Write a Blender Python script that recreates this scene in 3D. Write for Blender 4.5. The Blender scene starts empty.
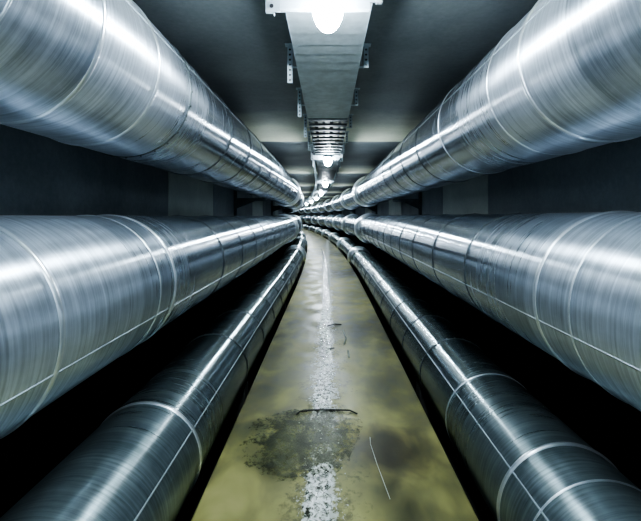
import bpy, bmesh, math, random
from mathutils import Vector, Matrix, noise
random.seed(7)
C = bpy.context.scene.collection
EYE = 1.6                      # eye height above the walkway
Y0, Y1 = -6.0, 76.0            # tunnel start / end
PI = math.pi

# ------------------------------------------------------------------ path (straight, then a gentle left bend)
def off(y):
    u = max(0.0, y - 9.0)
    return -0.00165 * u * u
def doff(y):
    return -0.0033 * max(0.0, y - 9.0)
def P(x, y, z):
    """point x sideways, z up, at distance y along the tunnel"""
    d = doff(y); n = math.hypot(1, d)
    return Vector((off(y) + x / n, y - x * d / n, z))
def frame(x, y, z):
    a = -math.atan(doff(y))
    p = P(x, y, z)
    return Matrix.Translation(p) @ Matrix.Rotation(a * -1 if False else math.atan2(-doff(y), 1) , 4, 'Z')

# ------------------------------------------------------------------ materials
def mat(name):
    m = bpy.data.materials.new(name); m.use_nodes = True
    nt = m.node_tree
    return m, nt, nt.nodes['Principled BSDF']
def N(nt, t, **kw):
    n = nt.nodes.new(t)
    for k, v in kw.items(): setattr(n, k, v)
    return n
def ramp(nt, fac, stops):
    r = N(nt, 'ShaderNodeValToRGB')
    el = r.color_ramp.elements
    while len(el) < len(stops): el.new(0.5)
    for e, (p, c) in zip(el, stops):
        e.position = p; e.color = (c[0], c[1], c[2], 1) if hasattr(c, '__len__') else (c, c, c, 1)
    nt.links.new(fac, r.inputs[0]); return r.outputs[0]
def noise_tex(nt, vec, scale, detail=4, rough=.55, dist=0):
    n = N(nt, 'ShaderNodeTexNoise'); n.inputs['Scale'].default_value = scale
    n.inputs['Detail'].default_value = detail; n.inputs['Roughness'].default_value = rough
    n.inputs['Distortion'].default_value = dist
    nt.links.new(vec, n.inputs['Vector']); return n.outputs['Fac']
def mapping(nt, vec, scale, loc=(0, 0, 0)):
    m = N(nt, 'ShaderNodeMapping'); m.inputs['Scale'].default_value = scale
    m.inputs['Location'].default_value = loc
    nt.links.new(vec, m.inputs['Vector']); return m.outputs[0]
def mixc(nt, f, a, b, mode='MIX'):
    m = N(nt, 'ShaderNodeMix', data_type='RGBA', blend_type=mode)
    for i, v in ((0, f), (6, a), (7, b)):
        if hasattr(v, 'is_output'): nt.links.new(v, m.inputs[i])
        elif i == 0: m.inputs[0].default_value = v
        else: m.inputs[i].default_value = (*v, 1)
    return m.outputs[2]
def math_n(nt, op, a, b):
    m = N(nt, 'ShaderNodeMath', operation=op)
    for i, v in ((0, a), (1, b)):
        if hasattr(v, 'is_output'): nt.links.new(v, m.inputs[i])
        else: m.inputs[i].default_value = v
    return m.outputs[0]
def bump(nt, h, strength, dist=.01):
    b = N(nt, 'ShaderNodeBump'); b.inputs['Strength'].default_value = strength
    b.inputs['Distance'].default_value = dist
    nt.links.new(h, b.inputs['Height']); return b.outputs[0]

def aluminium(name, ca, cb, r0, r1, aniso=.8, shift=0.):
    m, nt, p = mat(name)
    uv = N(nt, 'ShaderNodeUVMap', uv_map='uv').outputs[0]
    # scratches run round the pipe: high frequency along it (u), low round it (v)
    scr = noise_tex(nt, mapping(nt, uv, (34, 1.3, 1), (shift, 0, 0)), 1.0, 6, .7, .1)
    scr2 = noise_tex(nt, mapping(nt, uv, (7, 1.2, 1), (shift, 3, 0)), 1.0, 4, .6, .3)
    blot = noise_tex(nt, mapping(nt, uv, (1.1, 2.2, 1), (shift, 9, 0)), 1.0, 5, .6)
    su = N(nt, 'ShaderNodeSeparateXYZ'); nt.links.new(uv, su.inputs[0])
    # every cladding sheet (1.1 m) has its own tone; the sheets in front are older, dull and scuffed
    wn = N(nt, 'ShaderNodeTexWhiteNoise', noise_dimensions='1D')
    nt.links.new(math_n(nt, 'FLOOR', math_n(nt, 'DIVIDE', math_n(nt, 'ADD', su.outputs[0], shift + .2), 1.1), 0), wn.inputs['W'])
    old = ramp(nt, math_n(nt, 'ADD', math_n(nt, 'DIVIDE', su.outputs[0], 10.), math_n(nt, 'MULTIPLY', blot, .12)), [(.27, 1.), (.47, 0.)])
    f = math_n(nt, 'ADD', math_n(nt, 'MULTIPLY', scr, .5), math_n(nt, 'MULTIPLY', blot, .4))
    f = math_n(nt, 'ADD', f, math_n(nt, 'MULTIPLY', wn.outputs['Value'], .10))
    c_new = ramp(nt, f, [(.30, ca), (.75, cb)])
    c_old = ramp(nt, f, [(.38, tuple(c * .8 for c in ca)), (.62, tuple(min(1, c * 1.12) for c in cb))])
    nt.links.new(mixc(nt, old, c_new, c_old), p.inputs['Base Color'])
    rf = math_n(nt, 'ADD', math_n(nt, 'MULTIPLY', scr2, .5), math_n(nt, 'MULTIPLY', scr, .5))
    r = ramp(nt, rf, [(.35, r0), (.65, r1)])
    r = math_n(nt, 'ADD', r, math_n(nt, 'MULTIPLY', old, .14))
    nt.links.new(r, p.inputs['Roughness'])
    nt.links.new(math_n(nt, 'SUBTRACT', .95, math_n(nt, 'MULTIPLY', old, .18)), p.inputs['Metallic'])
    p.inputs['Anisotropic'].default_value = aniso
    t = N(nt, 'ShaderNodeTangent', direction_type='UV_MAP', uv_map='uv')
    nt.links.new(t.outputs[0], p.inputs['Tangent'])
    dent = noise_tex(nt, mapping(nt, uv, (.8, 1.0, 1), (shift, 5, 0)), 1.5, 2, .5)
    hb = math_n(nt, 'ADD', math_n(nt, 'MULTIPLY', math_n(nt, 'MULTIPLY', scr, old), .03), dent)
    nt.links.new(bump(nt, hb, .35, .012), p.inputs['Normal'])
    return m
M = {}
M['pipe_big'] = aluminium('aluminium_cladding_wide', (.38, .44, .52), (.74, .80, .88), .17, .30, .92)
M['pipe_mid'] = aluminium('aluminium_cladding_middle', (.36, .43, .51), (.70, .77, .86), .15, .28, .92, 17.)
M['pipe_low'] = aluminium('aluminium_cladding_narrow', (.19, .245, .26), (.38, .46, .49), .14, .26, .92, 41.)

def plain(name, col, rough=.5, metal=0., var=.25, scale=8, bmp=.0):
    m, nt, p = mat(name)
    co = N(nt, 'ShaderNodeTexCoord').outputs['Object']
    f = noise_tex(nt, co, scale, 5, .6)
    a = tuple(c * (1 - var) for c in col); b = tuple(min(1, c * (1 + var)) for c in col)
    nt.links.new(ramp(nt, f, [(.3, a), (.7, b)]), p.inputs['Base Color'])
    p.inputs['Roughness'].default_value = rough; p.inputs['Metallic'].default_value = metal
    if bmp: nt.links.new(bump(nt, f, bmp, .01), p.inputs['Normal'])
    return m
M['band'] = plain('bright_aluminium_band', (.84, .90, .97), .28, .88, .05, 20)
M['band_dark'] = plain('weathered_joint_band', (.10, .12, .13), .35, .7, .4, 20)
M['galv'] = plain('galvanised_steel', (.50, .58, .63), .42, .6, .15, 10)
M['galv_white'] = plain('white_painted_steel', (.26, .29, .32), .4, .1, .05, 10)
M['galv_dark'] = plain('dark_steel', (.10, .12, .13), .5, .5, .3, 10)
M['hole'] = plain('hole_black', (.008, .008, .01), .9)
M['cable'] = plain('cable_black', (.03, .035, .04), .45, 0, .3, 6)
M['cable_grey'] = plain('cable_grey', (.25, .27, .28), .45, 0, .2, 6)
M['saddle'] = plain('dark_concrete_saddle', (.05, .052, .05), .9, 0, .3, 10, .4)
M['debris'] = plain('dark_debris', (.02, .022, .018), .6, 0, .3, 30)
M['pale'] = plain('pale_wire', (.75, .78, .72), .35, 0, .1, 30)
M['crumb'] = plain('pale_mineral_crumb', (.55, .58, .52), .6, 0, .2, 30)

def concrete(name, a, b, rough=.75, joint=0, bmp=.35, spec=.5):
    m, nt, p = mat(name)
    co = N(nt, 'ShaderNodeTexCoord').outputs['Object']
    big = noise_tex(nt, co, .7, 5, .6, .3); fine = noise_tex(nt, co, 22, 5, .7)
    f = math_n(nt, 'ADD', math_n(nt, 'MULTIPLY', big, .7), math_n(nt, 'MULTIPLY', fine, .3))
    nt.links.new(ramp(nt, f, [(.34, a), (.66, b)]), p.inputs['Base Color'])
    p.inputs['Roughness'].default_value = rough
    p.inputs['Specular IOR Level'].default_value = spec
    nt.links.new(bump(nt, fine, bmp, .004), p.inputs['Normal'])
    return m
M['wall'] = concrete('dark_wall_concrete', (.16, .18, .195), (.30, .33, .345), .7)
M['wall_lit'] = concrete('lamplit_wall_concrete', (.40, .44, .42), (.6, .64, .58), .6)  # lamplight on the wall bays, painted as a paler tone
def ceiling_mat():
    m, nt, p = mat('ceiling_concrete_lit_bands')
    co = N(nt, 'ShaderNodeTexCoord').outputs['Object']
    sep = N(nt, 'ShaderNodeSeparateXYZ'); nt.links.new(co, sep.inputs[0])
    big = noise_tex(nt, co, .7, 5, .6, .3); fine = noise_tex(nt, co, 22, 5, .7)
    f = math_n(nt, 'ADD', math_n(nt, 'MULTIPLY', big, .7), math_n(nt, 'MULTIPLY', fine, .3))
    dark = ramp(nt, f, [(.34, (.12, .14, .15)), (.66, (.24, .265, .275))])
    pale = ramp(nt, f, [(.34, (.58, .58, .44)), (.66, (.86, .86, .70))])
    # 7 m bays: lamplight painted in as a pale band, ending sharply before each lamp
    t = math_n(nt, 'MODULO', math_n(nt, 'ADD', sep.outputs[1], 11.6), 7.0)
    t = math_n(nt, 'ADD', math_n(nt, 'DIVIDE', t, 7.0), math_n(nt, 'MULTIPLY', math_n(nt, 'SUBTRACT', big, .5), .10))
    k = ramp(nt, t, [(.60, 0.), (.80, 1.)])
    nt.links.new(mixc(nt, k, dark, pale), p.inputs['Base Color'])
    p.inputs['Roughness'].default_value = .5
    nt.links.new(bump(nt, fine, .35, .004), p.inputs['Normal'])
    return m
M['ceil'] = M['ceil_lit'] = ceiling_mat()
M['trench'] = concrete('black_trench_and_wall_shade', (.008, .009, .008), (.02, .022, .02), .9)  # also used for the painted shade on the lower walls

# wet walkway
def walkway():
    m, nt, p = mat('wet_olive_concrete')
    co = N(nt, 'ShaderNodeTexCoord').outputs['Object']
    sep = N(nt, 'ShaderNodeSeparateXYZ'); nt.links.new(co, sep.inputs[0])
    big = noise_tex(nt, mapping(nt, co, (1.1, .55, 1), (3.4, 1.2, 0)), 1.0, 4, .55, .4)
    med = noise_tex(nt, mapping(nt, co, (1, .6, 1)), 4.0, 3, .5, .3)
    fine = noise_tex(nt, co, 60, 4, .7)
    f = math_n(nt, 'ADD', math_n(nt, 'MULTIPLY', big, .62), math_n(nt, 'MULTIPLY', med, .38))
    col = ramp(nt, f, [(.33, (.07, .07, .035)), (.45, (.20, .19, .07)), (.55, (.36, .335, .12)), (.70, (.54, .50, .23))])
    def tint_patch(x, y, rx, ry, amt, tint):  # multiplies a soft elliptical patch into the floor colour
        nonlocal col
        v = mapping(nt, co, (1 / rx, 1 / ry, 0), (-x / rx, -y / ry, 0))
        ln = N(nt, 'ShaderNodeVectorMath', operation='LENGTH'); nt.links.new(v, ln.inputs[0])
        d = math_n(nt, 'ADD', ln.outputs['Value'], math_n(nt, 'MULTIPLY', math_n(nt, 'SUBTRACT', med, .5), 1.2))
        col = mixc(nt, ramp(nt, d, [(.35, amt), (1.1, 0.)]), col, tint, 'MULTIPLY')
    tint_patch(.42, 3.15, .42, .42, .9, (.22, .19, .17))  # brown stain
    tint_patch(.0, 6.5, 1.2, .9, .75, (.25, .28, .30))  # this and the next two: darker bands across the walkway
    tint_patch(.0, 12.8, 1.2, 1.8, .75, (.22, .26, .24))
    tint_patch(.0, 20.0, 1.2, 2.0, .7, (.22, .26, .24))
    tint_patch(-.30, 3.3, .45, .6, .6, (.36, .46, .42))
    sepx = math_n(nt, 'ABSOLUTE', math_n(nt, 'ADD', sep.outputs[0], .03), 0)
    sp = noise_tex(nt, mapping(nt, co, (1, .7, 1)), 38, 4, .75, .6)
    sp2 = noise_tex(nt, mapping(nt, co, (1, .7, 1), (5, 2, 0)), 7, 3, .6)
    k = math_n(nt, 'SUBTRACT', math_n(nt, 'ADD', math_n(nt, 'MULTIPLY', sp, 1.5), sp2), math_n(nt, 'MULTIPLY', sepx, 3.6))
    glints = ramp(nt, k, [(.92, 0.), (1.12, .6)])  # lamp glare beside the trickle, painted as white speckle
    dk = ramp(nt, math_n(nt, 'ADD', math_n(nt, 'SUBTRACT', sp2, math_n(nt, 'MULTIPLY', sepx, 1.6)), math_n(nt, 'MULTIPLY', noise_tex(nt, mapping(nt, co, (1, .7, 1), (1, 8, 0)), 30, 3, .7), .9)), [(.66, 0.), (.86, .6)])
    tint_patch(.0, 2.15, 1.2, .45, .5, (.45, .5, .4))
    col = mixc(nt, dk, col, (.03, .035, .02)); col = mixc(nt, glints, col, (.85, .88, .84))
    nt.links.new(col, p.inputs['Base Color'])
    nt.links.new(ramp(nt, med, [(.35, .32), (.65, .55)]), p.inputs['Roughness'])
    p.inputs['Specular IOR Level'].default_value = .7
    h = math_n(nt, 'ADD', math_n(nt, 'MULTIPLY', fine, .12), med)
    nt.links.new(bump(nt, h, .22, .008), p.inputs['Normal'])
    return m
M['walk'] = walkway()
def water():
    m, nt, p = mat('rippled_water_painted_glints')
    co = N(nt, 'ShaderNodeTexCoord').outputs['Object']
    a = noise_tex(nt, mapping(nt, co, (1, .8, 1)), 38, 3, .6, .8)
    b = noise_tex(nt, mapping(nt, co, (1, .8, 1)), 11, 3, .6, .4)
    c = noise_tex(nt, mapping(nt, co, (1, .7, 1)), 34, 4, .7, .6)
    c = math_n(nt, 'ADD', math_n(nt, 'MULTIPLY', c, .75), math_n(nt, 'MULTIPLY', b, .25))
    nt.links.new(ramp(nt, c, [(.43, (.03, .035, .02)), (.48, (.40, .43, .36)), (.54, (.93, .95, .93))]), p.inputs['Base Color'])  # glare of the lamps on the ripples is painted white here
    p.inputs['Roughness'].default_value = .10
    p.inputs['Specular IOR Level'].default_value = 1.0
    h = math_n(nt, 'ADD', math_n(nt, 'MULTIPLY', a, .5), b)
    nt.links.new(bump(nt, h, 1.0, .013), p.inputs['Normal'])
    return m
M['water'] = water()
def puddle():
    m, nt, p = mat('still_green_puddle')
    co = N(nt, 'ShaderNodeTexCoord').outputs['Object']
    a = noise_tex(nt, mapping(nt, co, (1, .8, 1)), 9, 5, .65, .8)
    nt.links.new(ramp(nt, a, [(.38, (.045, .055, .03)), (.5, (.12, .135, .06)), (.62, (.26, .27, .13))]), p.inputs['Base Color'])
    p.inputs['Roughness'].default_value = .35
    p.inputs['Specular IOR Level'].default_value = .2
    nt.links.new(bump(nt, noise_tex(nt, co, 26, 3, .6), 1.0, .004), p.inputs['Normal'])
    # a film of water that thins out to nothing at its ragged edge
    v = mapping(nt, co, (1 / .42, 1 / .62, 0), (.15 / .42, -3.30 / .62, 0))
    ln = N(nt, 'ShaderNodeVectorMath', operation='LENGTH'); nt.links.new(v, ln.inputs[0])
    fine = noise_tex(nt, mapping(nt, co, (1, .7, 1)), 24, 5, .7)
    d = math_n(nt, 'ADD', ln.outputs['Value'], math_n(nt, 'ADD', math_n(nt, 'MULTIPLY', math_n(nt, 'SUBTRACT', a, .5), 1.6), math_n(nt, 'MULTIPLY', math_n(nt, 'SUBTRACT', fine, .5), 2.2)))
    nt.links.new(ramp(nt, d, [(.45, .6), (.95, 0.)]), p.inputs['Alpha'])
    return m
M['puddle'] = puddle()
def glow():
    m, nt, p = mat('glowing_lamp_glass')
    p.inputs['Base Color'].default_value = (.9, .95, 1, 1)
    p.inputs['Emission Color'].default_value = (.84, .94, 1.0, 1)
    p.inputs['Emission Strength'].default_value = 340
    return m
M['glow'] = glow()

# ------------------------------------------------------------------ object helpers
def obj(name, bm, m, parent=None, smooth=False):
    me = bpy.data.meshes.new(name)
    bmesh.ops.recalc_face_normals(bm, faces=bm.faces)
    bm.to_mesh(me); bm.free()
    for x in (m if isinstance(m, (list, tuple)) else [m]): me.materials.append(x)
    if smooth:
        for f in me.polygons: f.use_smooth = True
    o = bpy.data.objects.new(name, me); C.objects.link(o)
    if parent: o.parent = parent
    return o
def tag(o, label, cat, group=None):
    o['label'] = label; o['category'] = cat
    if group: o['group'] = group
    return o
def thing(name, label, cat, loc=(0, 0, 0), group=None):
    o = bpy.data.objects.new(name, None); C.objects.link(o); o.location = loc
    o.empty_display_size = .1
    return tag(o, label, cat, group)
def box(bm, x0, x1, y0, y1, z0, z1, mtx=None, mi=0, bev=0):
    r = bmesh.ops.create_cube(bm, size=1)
    vs = r['verts']
    for v in vs:
        v.co = Vector(((x0 + x1) / 2 + v.co.x * (x1 - x0), (y0 + y1) / 2 + v.co.y * (y1 - y0), (z0 + z1) / 2 + v.co.z * (z1 - z0)))
    fs = list({f for v in vs for f in v.link_faces})
    if bev:
        es = list({e for v in vs for e in v.link_edges})
        rr = bmesh.ops.bevel(bm, geom=es, offset=bev, segments=2, affect='EDGES', profile=.5)
        vs = list({v for f in rr['faces'] for v in f.verts} | {v for v in vs if v.is_valid})
        fs = list({f for v in vs for f in v.link_faces})
    for f in fs: f.material_index = mi
    if mtx: bmesh.ops.transform(bm, matrix=mtx, verts=vs)
    return vs
def cyl(bm, p0, p1, r, seg=16, mi=0, r2=None):
    p0, p1 = Vector(p0), Vector(p1); d = p1 - p0
    q = d.to_track_quat('Z', 'Y').to_matrix().to_4x4()
    rr = bmesh.ops.create_cone(bm, cap_ends=True, segments=seg, radius1=r, radius2=r if r2 is None else r2, depth=d.length,
                               matrix=Matrix.Translation((p0 + p1) / 2) @ q)
    for f in {f for v in rr['verts'] for f in v.link_faces}: f.material_index = mi
def lathe(bm, prof, seg=32, mtx=None):
    rings = []
    for r, z in prof:
        if r < 1e-5: rings.append([bm.verts.new((0, 0, z))])
        else: rings.append([bm.verts.new((r * math.cos(2 * PI * i / seg), r * math.sin(2 * PI * i / seg), z)) for i in range(seg)])
    for a, b in zip(rings, rings[1:]):
        for i in range(seg):
            j = (i + 1) % seg
            if len(a) == 1 and len(b) == 1: continue
            if len(a) == 1: bm.faces.new((a[0], b[i], b[j]))
            elif len(b) == 1: bm.faces.new((a[i], a[j], b[0]))
            else: bm.faces.new((a[i], a[j], b[j], b[i]))
    if mtx: bmesh.ops.transform(bm, matrix=mtx, verts=[v for r in rings for v in r])
def sweep(bm, sect, ys, closed=True, mi=0):
    """sweep a cross-section of (x, z) along the tunnel path"""
    rows = [[bm.verts.new(P(x, y, z)) for x, z in sect] for y in ys]
    n = len(sect)
    for a, b in zip(rows, rows[1:]):
        for i in range(n if closed else n - 1):
            j = (i + 1) % n
            f = bm.faces.new((a[i], a[j], b[j], b[i])); f.material_index = mi
    if closed:
        bm.faces.new(rows[0][::-1]).material_index = mi; bm.faces.new(rows[-1]).material_index = mi
    return rows
def yr(a, b, step=1.0):
    n = max(1, round((b - a) / step)); return [a + (b - a) * i / n for i in range(n + 1)]
def rect(x0, x1, z0, z1): return [(x0, z0), (x1, z0), (x1, z1), (x0, z1)]

# ------------------------------------------------------------------ tunnel shell
CEIL = 3.12; WX = 2.12; BOT = -0.42
bays = [(Y0, 0.0, 0), (0.0, 2.4, 1)]  # last value marks bays painted pale as if lit by a lamp
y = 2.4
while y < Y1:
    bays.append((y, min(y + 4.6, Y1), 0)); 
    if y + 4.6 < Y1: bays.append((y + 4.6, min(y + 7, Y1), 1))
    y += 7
def struct(name, bm, m, smooth=False):
    o = obj(name, bm, m, smooth=smooth); o['kind'] = 'structure'; return o
bm = bmesh.new()
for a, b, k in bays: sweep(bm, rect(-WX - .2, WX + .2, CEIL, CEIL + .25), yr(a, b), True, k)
struct('ceiling', bm, [M['ceil'], M['ceil_lit']])
for nm, s in (('wall_left', -1), ('wall_right', 1)):
    bm = bmesh.new()
    for a, b, k in bays:
        a0, b0 = a, b
        if k: a0, b0 = a - .9, b - .9
        if not k: a0, b0 = a - .9 if a > Y0 else a, b - .9 if b < Y1 else b
        # each bay is a row of 1.2 m cast panels with open joints
        x0, x1 = sorted((s * WX, s * (WX + .2)))
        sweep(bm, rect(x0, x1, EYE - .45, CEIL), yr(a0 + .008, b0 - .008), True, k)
        sweep(bm, rect(x0, x1, BOT, EYE - .45), yr(a0 + .008, b0 - .008), True, 2)   # shade under the pipes, painted black on the lower wall
        x0, x1 = sorted((s * (WX + .012), s * (WX + .19)))
        sweep(bm, rect(x0, x1, BOT, CEIL), yr(a0 - .008, b0 + .008), True, 0)
    struct(nm, bm, [M['wall'], M['wall_lit'], M['trench']])
bm = bmesh.new(); box(bm, -WX - .2, WX + .2, Y0 - .22, Y0 - .02, BOT, CEIL)
struct('wall_back', bm, M['wall'])
bm = bmesh.new(); box(bm, -3, 3, -.1, .1, BOT, CEIL, frame(0, Y1 + .12, 0) )
struct('wall_front', bm, M['wall'])
bm = bmesh.new(); sweep(bm, rect(-WX - .2, WX + .2, BOT - .2, BOT), yr(Y0, Y1))
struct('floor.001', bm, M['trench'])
WL, WR = -.722, .795
bm = bmesh.new()
sweep(bm, [(WL + .05, BOT), (WR - .05, BOT), (WR - .05, -.10), (WR, -.10), (WR, -.006), (WR - .008, 0), (WL + .008, 0), (WL, -.006), (WL, -.10), (WL + .05, -.10)], yr(Y0, Y1))
struct('floor', bm, M['walk'])

# ------------------------------------------------------------------ pipes
def pipe_mesh(bm, x, z, r, ys, seg=72):
    uvl = bm.loops.layers.uv.new('uv')
    s = 1 if x > 0 else -1
    rows = []
    for y in ys:
        row = []
        for i in range(seg):
            a = 2 * PI * i / seg                       # v = 0 faces the wall
            rad = r + .0022 * noise.noise(Vector((math.cos(a) * 1.4, math.sin(a) * 1.4, y * 1.3 + x * 7)))
            row.append(bm.verts.new(P(x + s * rad * math.cos(a), y, z + rad * math.sin(a))))
        rows.append(row)
    for k, (a, b) in enumerate(zip(rows, rows[1:])):
        for i in range(seg):
            j = (i + 1) % seg
            f = bm.faces.new((a[i], a[j], b[j], b[i])); f.smooth = True
            for lp, (u, v) in zip(f.loops, ((ys[k], i), (ys[k], i + 1), (ys[k + 1], i + 1), (ys[k + 1], i))):
                lp[uvl].uv = (u, v / seg * 2 * PI * r)
    for row in (rows[0], rows[-1]): bm.faces.new(row)
band_cache = {}
def band_mesh(r, style):
    key = (round(r, 3), style)
    if key in band_cache: return band_cache[key]
    bm = bmesh.new()
    w, h = {'bright': (.016, .0085), 'thin': (.006, .005), 'dark': (.010, .006)}[style]
    prof = []
    for k in range(7):
        a = PI * k / 6
        prof.append((r + .001 + h * math.sin(a), -w * math.cos(a)))
    prof += [(r - .006, w), (r - .006, -w)]
    seg = 72; rings = []
    for rr, yy in prof:
        rings.append([bm.verts.new((rr * math.cos(2 * PI * i / seg), yy, rr * math.sin(2 * PI * i / seg))) for i in range(seg)])
    for k in range(len(rings)):
        a, b = rings[k], rings[(k + 1) % len(rings)]
        for i in range(seg):
            j = (i + 1) % seg; bm.faces.new((a[i], a[j], b[j], b[i]))
    if style == 'dark':                                # rivet heads round the joint
        for i in range(28):
            a = 2 * PI * i / 28
            c = Vector((math.cos(a), 0, math.sin(a)))
            cyl(bm, c * (r + .002) + Vector((0, .016, 0)), c * (r + .010) + Vector((0, .016, 0)), .007, 6)
    bmesh.ops.recalc_face_normals(bm, faces=bm.faces)
    me = bpy.data.meshes.new('joint_band'); bm.to_mesh(me); bm.free()
    me.materials.append(M['band_dark'] if style == 'dark' else M['band'])
    for f in me.polygons: f.use_smooth = True
    band_cache[key] = me; return me

def make_pipe(label, group, x, z, r, m, bands, seams):
    zc = EYE + z
    base = Vector((x, 0, zc - r))
    t = thing('insulated_pipe', label, 'pipe', base, group)
    bm = bmesh.new(); ys = yr(Y0 + .02, 14, .125) + yr(14, Y1 - .02, .5)[1:]
    pipe_mesh(bm, x, zc, r, ys)
    j = obj('jacket', bm, m, t); j.location = -base
    last = Y0
    for (yy, style, tz, tx) in bands:
        o = bpy.data.objects.new('joint_band', band_mesh(r, style)); C.objects.link(o); o.parent = t
        o.matrix_local = Matrix.Translation(-base) @ Matrix.Translation(P(x, yy, zc)) @ Matrix.Rotation(math.atan(-doff(yy)) + tz, 4, 'Z') @ Matrix.Rotation(tx, 4, 'X')
    for q in range(8):                                 # wide coupling sleeve at every lamp bay further on
        yy = 16.2 + 7 * q + (.5 if x < 0 else 0)
        bm = bmesh.new(); segs = 48; rows = []
        for dy, dr in ((-.5, -.004), (-.5, .03), (-.40, .065), (-.2, .08), (.2, .08), (.40, .065), (.5, .03), (.5, -.004)):
            rows.append([bm.verts.new(((r + dr) * math.cos(2 * PI * i / segs), dy, (r + dr) * math.sin(2 * PI * i / segs))) for i in range(segs)])
        for k in range(len(rows) - 1):
            for i in range(segs): bm.faces.new((rows[k][i], rows[k][(i + 1) % segs], rows[k + 1][(i + 1) % segs], rows[k + 1][i]))
        o = obj('coupling_sleeve', bm, M['band'], t, True)
        o.matrix_local = Matrix.Translation(-base) @ Matrix.Translation(P(x, yy, zc)) @ Matrix.Rotation(math.atan(-doff(yy)), 4, 'Z') @ Matrix.Translation((0, 0, 0))
    for ang in seams:                                  # longitudinal lap of the cladding sheets
        bm = bmesh.new()
        s = 1 if x > 0 else -1
        def sp(a, rr): return (x + s * rr * math.cos(a), zc + rr * math.sin(a))
        da = .0045 / r
        sweep(bm, [sp(ang - da, r - .003)] + [sp(ang - da * math.cos(PI * q / 5), r + .001 + .003 * math.sin(PI * q / 5)) for q in range(6)] + [sp(ang + da, r - .003)], yr(Y0 + .03, Y1 - .03, .5))
        o = obj('lap_seam', bm, M['galv'], t); o.location = -base
    return t
def far_bands(start, step, end=74.5):
    out = []; y = start
    while y < end:
        out.append((y + random.uniform(-.08, .08), 'dark', 0, 0)); y += step
    return out
def near_back(*ys): return [(y, 'bright', 0, 0) for y in ys]
U, L = 'wide upper pipes', 'narrow lower pipes'
make_pipe('wide silver clad pipe high on the left, just under the ceiling', 'upper pipes', -1.42, .875, .46, M['pipe_big'],
          near_back(-4.8, -3.6, -2.4, -1.2, 0, 1.05) + [(1.45, 'thin', 0, 0), (2.02, 'bright', -.10, .05), (2.66, 'bright', -.08, .05), (3.22, 'dark', 0, 0), (4.6, 'dark', 0, 0), (5.7, 'dark', 0, 0)] + far_bands(6.8, 1.1), [2.7])
make_pipe('wide silver clad pipe high on the right, just under the ceiling', 'upper pipes', 1.49, .86, .46, M['pipe_big'],
          near_back(-4.8, -3.6, -2.4, -1.2, 0, 1.3) + [(2.45, 'bright', -.08, 0), (2.98, 'thin', 0, 0), (4.3, 'thin', 0, 0), (5.4, 'dark', 0, 0)] + far_bands(6.5, 1.1), [2.75])
make_pipe('wide silver clad pipe at waist height along the left wall', 'middle pipes', -1.50, -.458, .46, M['pipe_mid'],
          near_back(-4.8, -3.6, -2.4, -1.2, 0, 1.1) + [(1.80, 'bright', 0, 0), (2.86, 'thin', 0, 0), (3.14, 'bright', 0, 0), (4.6, 'dark', 0, 0)] + far_bands(5.7, 1.1), [3.5])
make_pipe('wide silver clad pipe at waist height along the right wall', 'middle pipes', 1.57, -.44, .46, M['pipe_mid'],
          near_back(-4.8, -3.6, -2.4, -1.2, 0, 1.2) + [(2.12, 'thin', 0, 0), (2.47, 'bright', 0, 0), (3.75, 'dark', 0, 0), (4.9, 'dark', 0, 0)] + far_bands(6.0, 1.1), [3.4])
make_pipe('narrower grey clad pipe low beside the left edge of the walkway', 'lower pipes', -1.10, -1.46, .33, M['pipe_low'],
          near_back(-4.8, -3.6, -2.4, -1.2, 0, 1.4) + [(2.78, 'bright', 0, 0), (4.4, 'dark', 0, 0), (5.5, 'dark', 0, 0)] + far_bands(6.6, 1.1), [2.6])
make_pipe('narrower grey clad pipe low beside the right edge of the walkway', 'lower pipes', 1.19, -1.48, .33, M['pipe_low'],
          near_back(-4.8, -3.6, -2.4, -1.2, 0, 1.2) + [(2.0, 'thin', 0, 0), (2.32, 'bright', 0, 0), (3.35, 'thin', 0, 0), (4.3, 'dark', 0, 0), (5.3, 'dark', 0, 0)] + far_bands(6.4, 1.1), [2.5])

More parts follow.
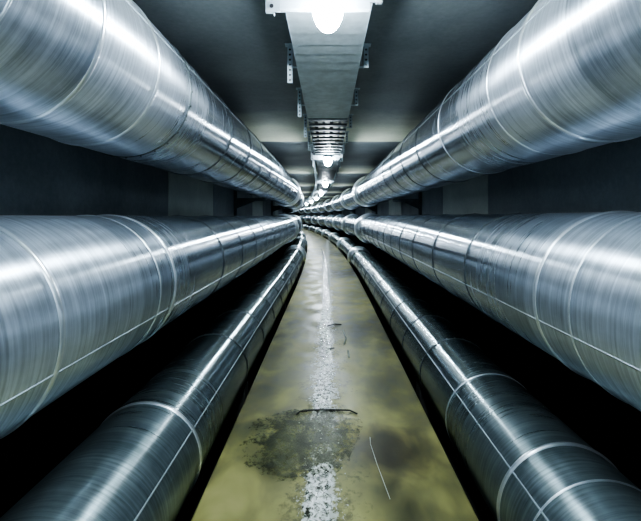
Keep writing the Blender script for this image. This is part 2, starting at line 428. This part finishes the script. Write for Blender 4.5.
# ------------------------------------------------------------------ pipe supports
SUP = [-3.5, 1.5, 10.4, 18.4, 26.8, 34.6, 41.0, 48.0, 55.0, 62.0, 70.0]
ORD = ['behind the camera', 'beside the camera', 'nearest in view', 'second in view', 'third in view', 'fourth in view', 'fifth in view', 'sixth in view', 'seventh in view', 'eighth in view', 'at the far end']
for i, y in enumerate(SUP):
    for s, side, ux, uz, mx, mz in ((-1, 'left', -1.42, .875, -1.5, -.458), (1, 'right', 1.49, .86, 1.57, -.44)):
        t = thing('pipe_support', 'dark steel post with bracket arms holding the %s pipes, %s' % (side, ORD[i]), 'pipe support', P(s * 2.05, y, BOT), 'steel pipe supports')
        base = t.location.copy(); F = frame(0, y, 0); inv = Matrix.Translation(-base)
        def part(name, bm, m):
            o = obj(name, bm, m, t); o.location = -base; return o
        bm = bmesh.new()
        x0, x1 = sorted((s * 2.115, s * 2.06))
        box(bm, x0, x1, -.045, -.035, BOT, CEIL, F); box(bm, x0, x1, .035, .045, BOT, CEIL, F)
        box(bm, *sorted((s * 2.092, s * 2.084)), -.036, .036, BOT, CEIL, F)
        part('post', bm, M['galv_dark'])
        for (px, pz, nm) in ((ux, uz, 0), (mx, mz, 0)):
            zb = EYE + pz - .46
            bm = bmesh.new()
            box(bm, *sorted((s * 2.07, px - s * .02)), -.03, .03, zb - .075, zb - .012, F, 0, .006)
            # diagonal gusset
            g = [bm.verts.new(F @ Vector((xx, yy, zz))) for yy in (-.005, .005) for xx, zz in ((s * 2.07, zb - .07), (s * 2.07, zb - .25), (px + s * .2, zb - .07))]
            bm.faces.new(g[:3]); bm.faces.new(g[3:])
            for a in range(3): bm.faces.new((g[a], g[(a + 1) % 3], g[3 + (a + 1) % 3], g[3 + a]))
            # cradle under the pipe
            R = .476
            pts = []
            for k in range(9):
                a = -PI / 2 - .32 + .64 * k / 8
                pts.append((px + R * math.cos(a), EYE + pz + R * math.sin(a)))
            lo = [(q, EYE + pz - .46 - .012) for q, _ in (pts[-1], pts[0])]
            vs0 = [bm.verts.new(F @ Vector((q, -.05, w))) for q, w in pts + lo]
            vs1 = [bm.verts.new(F @ Vector((q, .05, w))) for q, w in pts + lo]
            bm.faces.new(vs0); bm.faces.new(vs1)
            for a in range(len(vs0)): bm.faces.new((vs0[a], vs0[(a + 1) % len(vs0)], vs1[(a + 1) % len(vs0)], vs1[a]))
            part('bracket_arm', bm, M['galv_dark'])
SAD = [-4.2, .2, 4.7, 9, 13, 19.5, 27, 33.5, 41, 48, 55, 62, 70]
for i, y in enumerate(SAD):
    for s, side, x, z in ((-1, 'left', -1.10, -1.46), (1, 'right', 1.19, -1.48)):
        bm = bmesh.new(); F = frame(0, y, 0); R = .346
        pts = [(x + R * math.cos(a), EYE + z + R * math.sin(a)) for a in [PI + .75 + (PI - 1.5) * k / 12 for k in range(13)]]
        pts += [(x + .27, pts[-1][1]), (x + .27, BOT + .001), (x - .27, BOT + .001), (x - .27, pts[0][1])]
        vs0 = [bm.verts.new(F @ Vector((q, -.1, w))) for q, w in pts]; vs1 = [bm.verts.new(F @ Vector((q, .1, w))) for q, w in pts]
        bm.faces.new(vs0); bm.faces.new(vs1)
        for a in range(len(vs0)): bm.faces.new((vs0[a], vs0[(a + 1) % len(vs0)], vs1[(a + 1) % len(vs0)], vs1[a]))
        tag(obj('pipe_saddle', bm, M['saddle']), 'dark concrete saddle hidden in the trench under the low %s pipe' % side, 'saddle', 'concrete saddles under the low %s pipe' % side)

# ------------------------------------------------------------------ cable tray
TZ = EYE + 1.30
t = thing('cable_tray', 'long grey metal cable tray with cross ribs hung along the middle of the ceiling', 'cable tray', (0, 0, TZ))
def tp(name, bm, m):
    o = obj(name, bm, m, t); o.location = (0, 0, -TZ); return o
hw = .265
# solid near cover: overlapping lamella sheets
bm = bmesh.new(); y = Y0 + .05; 
while y < 6.0:
    st = .2 if y < 3.9 else .33
    y2 = min(y + st + .02, 6.1)
    d = .010 if y < 3.9 else .016
    F = frame(0, 0, 0)
    v = [bm.verts.new(c) for c in ((-hw, y, TZ), (hw, y, TZ), (hw, y2, TZ - d), (-hw, y2, TZ - d), (-hw, y, TZ + .004), (hw, y, TZ + .004), (hw, y2, TZ + .004 - d), (-hw, y2, TZ + .004 - d))]
    for q in ((0, 1, 2, 3), (7, 6, 5, 4), (0, 4, 5, 1), (1, 5, 6, 2), (2, 6, 7, 3), (3, 7, 4, 0)): bm.faces.new([v[k] for k in q])
    y += st
tp('cover', bm, M['galv'])
for s in (-1, 1):
    bm = bmesh.new()
    x0, x1 = sorted((s * hw, s * (hw + .005)))
    sweep(bm, rect(x0, x1, TZ - .012, TZ + .09), yr(Y0 + .05, 75.5))
    x0, x1 = sorted((s * (hw - .025), s * hw))
    sweep(bm, rect(x0, x1, TZ + .085, TZ + .09), yr(Y0 + .05, 75.5))
    y = 3.3
    while y < 9:                                          # slots along the side rail, seen as dark notches
        x0, x1 = sorted((s * (hw + .003), s * (hw + .0065)))
        box(bm, x0, x1, y, y + .1, TZ + .02, TZ + .06, None, 1)
        y += .42
    tp('side_rail', bm, [M['galv'], M['hole']])
# rungs (ladder section further on)
yy = 6.15; nr = 0
rung_bm = bmesh.new(); box(rung_bm, -hw, hw, -.05, .05, -.028, 0, None, 0, .004)
ro = tp('rung', rung_bm, M['galv_dark']); rung_me = ro.data; bpy.data.objects.remove(ro)
stuff = bmesh.new()
while yy < 75:
    if nr < 99:
        o = bpy.data.objects.new('rung', rung_me); C.objects.link(o); o.parent = t
        o.matrix_local = Matrix.Translation((0, 0, -TZ)) @ frame(0, yy, TZ)
    else: box(stuff, -hw, hw, -.05, .05, -.028, 0, frame(0, yy, TZ))
    nr += 1; yy += .36
o = tp('far_rung', stuff, M['galv_dark']); o['kind'] = 'stuff'
# hangers: perforated channel on the left, plain strap on the right
y = -4.32; k = 0
while y < 75:
    F = frame(0, y, 0)
    for s in (-1, 1):
        bm = bmesh.new()
        zlo = TZ - .12 if s < 0 else TZ + .015
        xa, xb = sorted((s * (hw + .05), s * (hw + .095)))
        box(bm, xa, xb, -.003, .003, zlo, CEIL - .002, F)
        box(bm, *sorted((s * (hw + .05), s * (hw + .053))), -.003, .04, zlo, CEIL - .002, F)
        box(bm, *sorted((s * (hw + .005), s * (hw + .055))), -.003, .03, TZ + .02, TZ + .028, F)
        box(bm, xa - .02, xb + .02, -.04, .04, CEIL - .008, CEIL - .001, F)
        zz = zlo + .025
        while zz < CEIL - .03:
            cyl(bm, F @ Vector(((xa + xb) / 2, -.0045, zz)), F @ Vector(((xa + xb) / 2, .0045, zz)), .009, 8, 1); zz += .045
        tp('hanger', bm, [M['galv'], M['hole']])
    y += 1.4; k += 1
# cables resting on the tray
for i, (cx, r, m, lab) in enumerate(((-.17, .022, 'cable', 'black power cable lying in the ceiling tray along its left rail'),
                                  (-.06, .017, 'cable_grey', 'thin grey cable lying in the ceiling tray left of centre'),
                                  (.05, .025, 'cable', 'thickest black cable lying in the ceiling tray right of centre'),
                                  (.17, .018, 'cable_grey', 'grey cable lying in the ceiling tray along its right rail'))):
    bm = bmesh.new()
    ys = yr(Y0 + .06, 75.4, .6)
    sweep(bm, [(cx + r * math.cos(2 * PI * q / 12), TZ + .005 + r + r * math.sin(2 * PI * q / 12)) for q in range(12)], ys)
    tag(obj('cable', bm, M[m], smooth=True), lab, 'cable', 'cables in the ceiling tray')

# ------------------------------------------------------------------ lamps
LAMPS = [-4.4, -.9] + [2.6 + 7 * k for k in range(10)]  # second entry is an unseen lamp added to brighten the near pipes
WORD = ['at the near dead end', 'unseen fill added behind the camera', 'nearest in view, cut by the top edge', 'second in view, by the first rungs',
        'third along the tunnel', 'fourth along the tunnel', 'fifth along the tunnel', 'sixth along the tunnel', 'seventh along the tunnel',
        'eighth along the tunnel', 'ninth along the tunnel', 'tenth and last along the tunnel']
def lamp_parts(t):
    bm = bmesh.new()                                     # cross channel under the tray
    box(bm, -.275, .24, .06, .064, -.115, -.032, None, 0); box(bm, -.275, .24, .02, .064, -.036, -.032)
    box(bm, -.275, .24, .02, .064, -.119, -.115)
    obj('cross_channel', bm, M['galv_white'], t)
    bm = bmesh.new()                                     # left end plate with two bolt holes
    box(bm, -.36, -.275, .05, .056, -.125, .07, None, 0)
    for z in (-.09, -.045, .03): cyl(bm, (-.325, .046, z), (-.325, .06, z), .012, 10, 1)
    obj('end_plate', bm, [M['galv_white'], M['hole']], t)
    bm = bmesh.new(); box(bm, .275, .315, .04, .075, -.07, .07, None, 0, .004); box(bm, .235, .28, .055, .065, -.065, -.036)
    obj('junction_box', bm, M['galv_white'], t)
    bm = bmesh.new()                                     # lamp holder
    lathe(bm, [(0, -.031), (.075, -.031), (.085, -.04), (.09, -.075), (.082, -.085), (0, -.085)], 28)
    obj('lamp_holder', bm, M['galv_white'], t, True)
    bm = bmesh.new()
    prof = [(0, -.262), (.022, -.258), (.044, -.244), (.064, -.218), (.079, -.185), (.087, -.15), (.088, -.122), (.083, -.1), (.07, -.086), (0, -.085)]
    lathe(bm, prof, 28)
    obj('glass_globe', bm, M['glow'], t, True)
lamp0 = None
for i, y in enumerate(LAMPS):
    if lamp0 is None:
        lamp0 = thing('tunnel_lamp', '', 'lamp'); lamp_parts(lamp0); r = lamp0
    else:
        r = lamp0.copy(); C.objects.link(r)
        for ch in lamp0.children:
            c = ch.copy(); C.objects.link(c); c.parent = r
    r.matrix_world = frame(0, y, TZ)
    tag(r, 'lit white globe lamp under the ceiling tray, ' + WORD[i], 'lamp', 'row of ceiling lamps')

# ------------------------------------------------------------------ water and small things on the walkway
def floor_pt(px, py):
    yy = 460 * EYE / (py - 216.); return ((px - 328) / 460 * yy, yy)
def blob(name, pts, m, z=.003, sub=4, jag=.015):
    bm = bmesh.new(); out = []
    n = len(pts)
    for i in range(n):
        a, b = Vector(pts[i]), Vector(pts[(i + 1) % n])
        for k in range(sub):
            p = a.lerp(b, k / sub)
            out.append(p + Vector((noise.noise(Vector((p.x * 9, p.y * 9, 0))), noise.noise(Vector((p.x * 9, p.y * 9, 5))))) * jag)
    vs = [bm.verts.new((p.x, p.y, z)) for p in out]
    bm.faces.new(vs)
    r = bmesh.ops.extrude_face_region(bm, geom=list(bm.faces))
    for v in r['geom']:
        if isinstance(v, bmesh.types.BMVert): v.co.z = z - .0004
    return obj(name, bm, m)
# a trickle down the middle of the walkway
ys = yr(1.2, 24, .025)
bm = bmesh.new(); rowsL = []
for y in ys:
    c = -.03 + .035 * noise.noise(Vector((y * .7, 0, 0))) - .02 * max(0, 5 - y) / 3
    fd = max(.03, min(1, (24 - y) / 9)); w = .075 + .03 * noise.noise(Vector((y * 1.3, 4, 0))) + .06 * noise.noise(Vector((y * 14, 9, 0))) 
    w2 = .07 + .03 * noise.noise(Vector((y * 1.5, 14, 0))) + .06 * noise.noise(Vector((y * 14, 19, 0))) 
    w = max(w, .02) * fd; w2 = max(w2, .02) * fd
    rowsL.append([bm.verts.new(P(c - w, y, .0006)), bm.verts.new(P(c - w * .85, y, .003)), bm.verts.new(P(c + w2 * .85, y, .003)), bm.verts.new(P(c + w2, y, .0006))])
for a, b in zip(rowsL, rowsL[1:]):
    for k in range(3): bm.faces.new((a[k], a[k + 1], b[k + 1], b[k]))
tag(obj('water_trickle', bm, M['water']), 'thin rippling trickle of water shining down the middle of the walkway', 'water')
pts = [floor_pt(*q) for q in ((275, 412), (330, 407), (362, 412), (362, 432), (350, 460), (325, 480), (275, 482), (242, 466), (238, 440), (252, 421))]
o = blob('puddle', pts, M['puddle'], .0040, 14, .03); tag(o, 'shallow greenish puddle with a dark rim in the middle of the walkway', 'puddle')
def rod(name, pts, r, m, label, cat):
    bm = bmesh.new()
    pp = [Vector((*floor_pt(a, b), r + .004 + h)) for a, b, h in pts]
    for a, b in zip(pp, pp[1:]): cyl(bm, a, b, r, 8)
    for p in pp: bmesh.ops.create_icosphere(bm, subdivisions=1, radius=r, matrix=Matrix.Translation(p))
    return tag(obj(name, bm, m, smooth=True), label, cat)
rod('metal_strip', [(296, 416, 0), (300, 412.5, 0), (315, 411, 0), (335, 411, 0), (350, 411.5, 0), (357, 415, 0)], .006, M['debris'], 'thin dark bent strip lying across the walkway at the far rim of the puddle', 'strip')
rod('wire_scrap', [(370, 441, .02), (370.5, 445, 0), (377, 465, 0), (390, 500, 0)], .0022, M['pale'], 'thin pale wire scrap lying on the dark damp patch right of the puddle', 'wire')
rod('metal_scrap', [(327, 327, 0), (335, 325, 0), (341, 325.5, 0)], .010, M['debris'], 'short dark metal scrap lying beside the trickle, farther up the walkway', 'scrap')
rod('metal_scrap', [(328, 350, 0), (334, 349, 0)], .008, M['debris'], 'tiny dark scrap at the right edge of the trickle', 'scrap')
rod('pale_scrap', [(343, 331, 0), (346, 339, 0), (344, 345, 0)], .008, M['crumb'], 'small pale curled scrap on the olive floor right of the trickle', 'scrap')
rod('pale_scrap', [(348, 352, 0), (349, 358, 0)], .010, M['crumb'], 'short pale upright chip on the floor just before the curled scrap', 'scrap')
bm = bmesh.new()                                           # crumbs in the stream
for i in range(420):
    y = 1.9 + random.random() ** 1.6 * 8
    c = -.05 + random.gauss(0, .06)
    rr = random.uniform(.0025, .006)
    if 3.6 < y < 3.9 or c > -.01 and y > 5: continue
    bmesh.ops.create_icosphere(bm, subdivisions=1, radius=rr, matrix=Matrix.Translation((c, y, .0048 + rr * .5)) @ Matrix.Diagonal((random.uniform(.8, 1.6), random.uniform(.8, 1.5), .5, 1)))
o = tag(obj('grit', bm, M['crumb']), 'pale mineral grit scattered along the trickle on the walkway', 'grit'); o['kind'] = 'stuff'

# ------------------------------------------------------------------ world, camera, view
w = bpy.data.worlds.new('world'); bpy.context.scene.world = w; w.use_nodes = True
w.node_tree.nodes['Background'].inputs[0].default_value = (.3, .4, .5, 1)
w.node_tree.nodes['Background'].inputs[1].default_value = .02
cam = bpy.data.cameras.new('camera'); co = bpy.data.objects.new('camera', cam); C.objects.link(co)
co.location = (0, 0, EYE); co.rotation_euler = (PI / 2, 0, 0)
cam.sensor_width = 36; cam.sensor_fit = 'HORIZONTAL'; cam.lens = 460 / 641 * 36
cam.shift_x = -7.5 / 641; cam.shift_y = -44.5 / 641; cam.clip_start = .02; cam.clip_end = 300
sc = bpy.context.scene; sc.camera = co
sc.view_settings.view_transform = 'AgX'
sc.view_settings.look = 'AgX - High Contrast'
sc.view_settings.exposure = .15
sc.cycles.use_denoising = True
sc.cycles.max_bounces = 10; sc.cycles.diffuse_bounces = 5; sc.cycles.glossy_bounces = 6
sc.cycles.sample_clamp_indirect = 8
